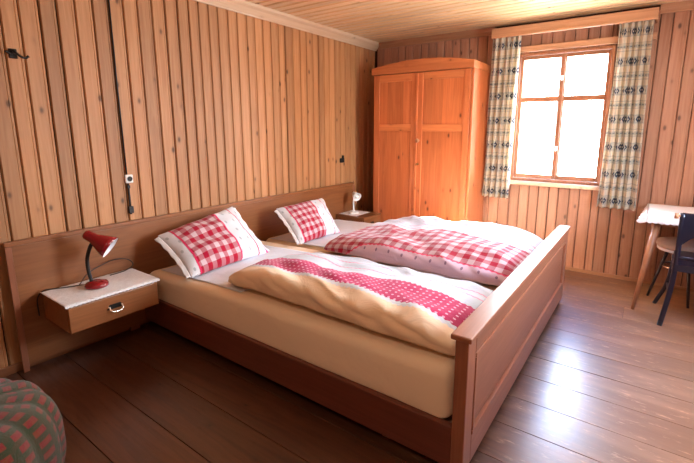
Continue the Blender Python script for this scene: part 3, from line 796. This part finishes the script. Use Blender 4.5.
curtain(1.450, 1.715, 1.425, 1.690, 2.252, .675, 5, 'beige and navy woven curtain left of the window, beside the wardrobe', 0.)
curtain(2.515, 2.752, 2.485, 2.785, 2.255, .675, 5, 'beige and navy woven curtain right of the window, above the table', 3.)
q = MB(); q.box(1.47, 2.755, -.127, -.103, 2.272, 2.29, .002)
tag(q.obj('curtain_rail', ['white'], None, shift=(2.1, -.115, 2.28)), 'white curtain rail behind the pelmet board over the window', 'rail')

# ------------------------------------------------------------------ table
TX0, TX1, TY0, TY1, TZ = 2.875, 3.68, -.62, -.022, .735
tb = thing('table', (3.28, -.33, 0), 'wooden table with slanted round legs and white cloth against the window wall', 'table')
q = MB(); q.box(TX0, TX1, TY0, TY1, TZ-.024, TZ, .006); q.obj('tabletop', ['plate'], tb)
q = MB()
for a in ((TX0+.06, TX1-.06, TY0+.05, TY0+.07), (TX0+.06, TX1-.06, TY1-.07, TY1-.05)): q.box(a[0], a[1], a[2], a[3], TZ-.09, TZ-.024, .002)
for x in (TX0+.06, TX1-.08): q.box(x, x+.02, TY0+.07, TY1-.07, TZ-.09, TZ-.024, .002)
q.obj('apron', ['plate'], tb)
for (x, y, dx, dy) in ((TX0+.07, TY0+.06, -.095, -.155), (TX1-.07, TY0+.06, .02, -.12), (TX0+.07, TY1-.08, -.06, .05), (TX1-.07, TY1-.08, .02, .05)):
    q = MB(); q.tube([(x, y, TZ-.026), (x+dx*.5, y+dy*.5, TZ*.5), (x+dx, y+dy, 0)], [.025, .021, .012], 20); q.obj('leg', ['leg'], tb)
# tablecloth
m_ = MB()
CX0, CX1, CY0, CY1 = TX0-.005, TX1+.002, TY0-.008, TY1-.05
zt = TZ+.003
m_.grid(lambda a, c_: (CX0+(CX1-CX0)*a, CY0+(CY1-CY0)*c_, zt+.0015*noise.noise(Vector((a*6, c_*6, 2)))), 50, 24)
m_.grid(lambda a, c_: (CX0+(CX1-CX0)*c_, CY0-.004-.022*a-.006*math.sin(c_*60)*a, zt-(.055+.008*abs(math.sin(c_*70)))*a), 6, 140, mi=1)
m_.grid(lambda a, c_: (CX0-.004-.045*a*(1.3-c_)-.004*math.sin(c_*30)*a, CY0+(CY1-CY0)*c_, zt-(.06+.006*abs(math.sin(c_*60)))*a*(1-.45*c_)), 6, 80, mi=1)
# corner drape
def cf(a, c_):
    p = Vector((CX0, CY0, zt)); ang = c_
    e0 = Vector((CX0, CY0-.026, zt-.055)); e1 = Vector((CX0-.0625, CY0, zt-.06))
    mid = Vector((CX0-.055, CY0-.03, zt-.085))
    q1 = e0*(1-c_)**2+mid*2*c_*(1-c_)+e1*c_**2
    return p*(1-a)+q1*a
m_.grid(cf, 6, 10, mi=1)
o = m_.obj('tablecloth', ['tcloth', 'lace'], None, shift=(3.28, -.33, TZ)); solid(o, .002, 0)
tag(o, 'white tablecloth with lace hem hanging over the edge of the table by the window', 'tablecloth')

# ------------------------------------------------------------------ black chair tucked in at the table
ch = thing('dining_chair', (3.24, -.70, 0), 'black wooden chair with curved back posts pushed up to the table', 'chair')
CW0, CW1 = 3.065, 3.43
def leg(pts, rad, mat='black', par=ch, name='leg'):
    q = MB(); q.tube(spline(pts, 6), rad, 14); return q.obj(name, [mat], par)
for s_ in (0, 1):
    x0 = CW0 if s_ == 0 else CW1; sx = -1 if s_ == 0 else 1
    leg([(x0+sx*.045, -.923, 0), (x0+sx*.015, -.895, .22), (x0, -.880, .42), (x0+.0, -.895, .62), (x0+sx*.002, -.925, .815)], .0165, name='back_post')
    leg([(x0+sx*.075, -.476, 0), (x0+sx*.02, -.490, .16), (x0+sx*.0, -.505, .30), (x0-sx*.005, -.52, .425)], .0145)
q = MB()   # seat frame with rounded corners
pts = []
for cx, cy, a0 in ((CW1-.04, -.50-.0, 0), (CW0+.04, -.50, 90), (CW0+.02, -.86, 180), (CW1-.02, -.86, 270)):
    for k in range(7): a = R(a0+15*k); pts.append((cx+.04*math.cos(a), cy+.04*math.sin(a)))
q.ring([[(x, y, z) for x, y in pts] for z in (.405, .41, .448, .452)], smooth=False); q.obj('seat', ['black'], ch)
q = MB()   # wide curved top slat with an arched cut below
def slat(a, c_, side):
    x = CW0-.004+(CW1-CW0+.008)*a; bow = -.03*math.sin(math.pi*a)
    zl = .70 - .13*(abs(2*a-1)**2.2) ; zl = min(zl, .80)
    z = zl+(.822-zl)*c_; y = -.90-.025*((z-.6)/.2)+bow
    return (x, y+side*.008, z)
n_ = 30; rings = []
for i in range(n_+1):
    a = i/n_; rings.append([slat(a, 0, -1), slat(a, .5, -1), slat(a, 1, -1), slat(a, 1, 1), slat(a, .5, 1), slat(a, 0, 1)])
q.ring(rings, smooth=False); q.obj('back_slat', ['black'], ch)
q = MB(); q.tube([(CW0+.002, -.885, .50), ((CW0+CW1)/2, -.905, .50), (CW1-.002, -.885, .50)], .012, 12); q.obj('lower_rail', ['black'], ch)
q = MB(); q.tube([(CW0-.035, -.930, .780), (CW0-.036, -.930, .815)], [.014, .012], 14)
q.tube([(CW0-.036, -.930, .800), (CW0+.002, -.925, .800)], .008, 10); q.obj('rail_end', ['leg'], ch)['label'] = 'worn brown wooden rail end'
for yz in ((-.70, .20),):
    for x in (CW0-.012, CW1+.012): 
        q = MB(); q.tube([(x, -.885, .19), (x, -.49, .19)], .008, 10); q.obj('stretcher', ['black'], ch)

# ------------------------------------------------------------------ small padded stool under the table
SX, SY = 3.135, -.255
st = thing('stool', (SX, SY, 0), 'round beige padded stool with thin black legs standing under the table', 'stool')
q = MB(); q.lathe((SX, SY, 0), [(.10, .425), (.165, .428), (.178, .440), (.182, .455), (.176, .475), (.13, .488), (.04, .492), (.005, .492)], n=48); q.obj('seat', ['seat'], st)
q = MB(); q.lathe((SX, SY, 0), [(.10, .408), (.168, .408), (.172, .414), (.172, .428), (.10, .428)], n=48); q.obj('seat_ring', ['lampin'], st)
for a in (200, 20, 110, 290):
    ca, sa = math.cos(R(a)), math.sin(R(a))
    q = MB(); q.tube([(SX+.10*ca, SY+.10*sa, .41), (SX+.205*ca, SY+.205*sa, 0)], [.013, .010], 12); q.obj('leg', ['black'], st)
q = MB(); q.lathe((SX, SY, 0), [(.132, .265), (.138, .268), (.138, .278), (.132, .281), (.126, .278), (.126, .268)], n=36); q.obj('brace_ring', ['chrome'], st)

# ------------------------------------------------------------------ crocheted pouf, bottom left
PX, PY, PR, PZ = .95, -4.21, .34, .42
m_ = MB(); nth, nr = 144, 40; rings = []
NL = 14
def lobes(th): return 1+.075*(abs(math.cos(th*NL/2))**.6 - .6)
prof = []
for k in range(0, 9): a = R(-90+k*11.25); prof.append((.80+.20*math.cos(a), .14+.14*math.sin(a)))
for k in range(1, 13): a = R(k*7.5); prof.append((.72+.28*math.cos(a), .20+.20*math.sin(a)))
prof += [(.6, .412), (.45, .420), (.3, .422), (.15, .418), (.03, .405)]
for (r_, z) in prof:
    lp_ = []
    for j in range(nth):
        th = 2*math.pi*j/nth; g = lobes(th); fac = min(1, r_/.7)
        gz = .012*(abs(math.cos(th*NL/2))**.6-.6)*min(1, r_/.35) if z > .2 else 0
        lp_.append((PX+PR*r_*(1+(g-1)*fac)*math.cos(th), PY+PR*r_*(1+(g-1)*fac)*math.sin(th), (z+gz)*.95))
    rings.append(lp_)
arc = [0]
for p0, p1 in zip(prof, prof[1:]): arc.append(arc[-1]+math.hypot((p1[0]-p0[0])*PR, p1[1]-p0[1]))
m_.ring(rings, uvf=lambda i, j: (j/nth*NL*2, arc[i]/.048))
tag(m_.obj('pouf', ['crochet'], None, shift=(PX, PY, 0)), 'round scalloped pouf in green and red crochet at the bottom left', 'pouf')

# ------------------------------------------------------------------ flush ceiling lamps invented to house the two added fill lights
for (x, y, wh) in ((2.9, -1.6, 'nearer the window'), (2.3, -4.6, 'farther from the window')):
    cl = thing('fill_lamp_housing', (x, y, H), 'round white housing added on the ceiling for an unseen fill light, the one ' + wh, 'lamp', 'added ceiling fill lamps')
    q = MB(); q.lathe((x, y, H), [(.24, 0), (.26, -.01), (.27, -.06), (.265, -.082), (.25, -.082), (.25, -.03), (.02, -.03)], n=40); q.obj('housing', ['white'], cl)
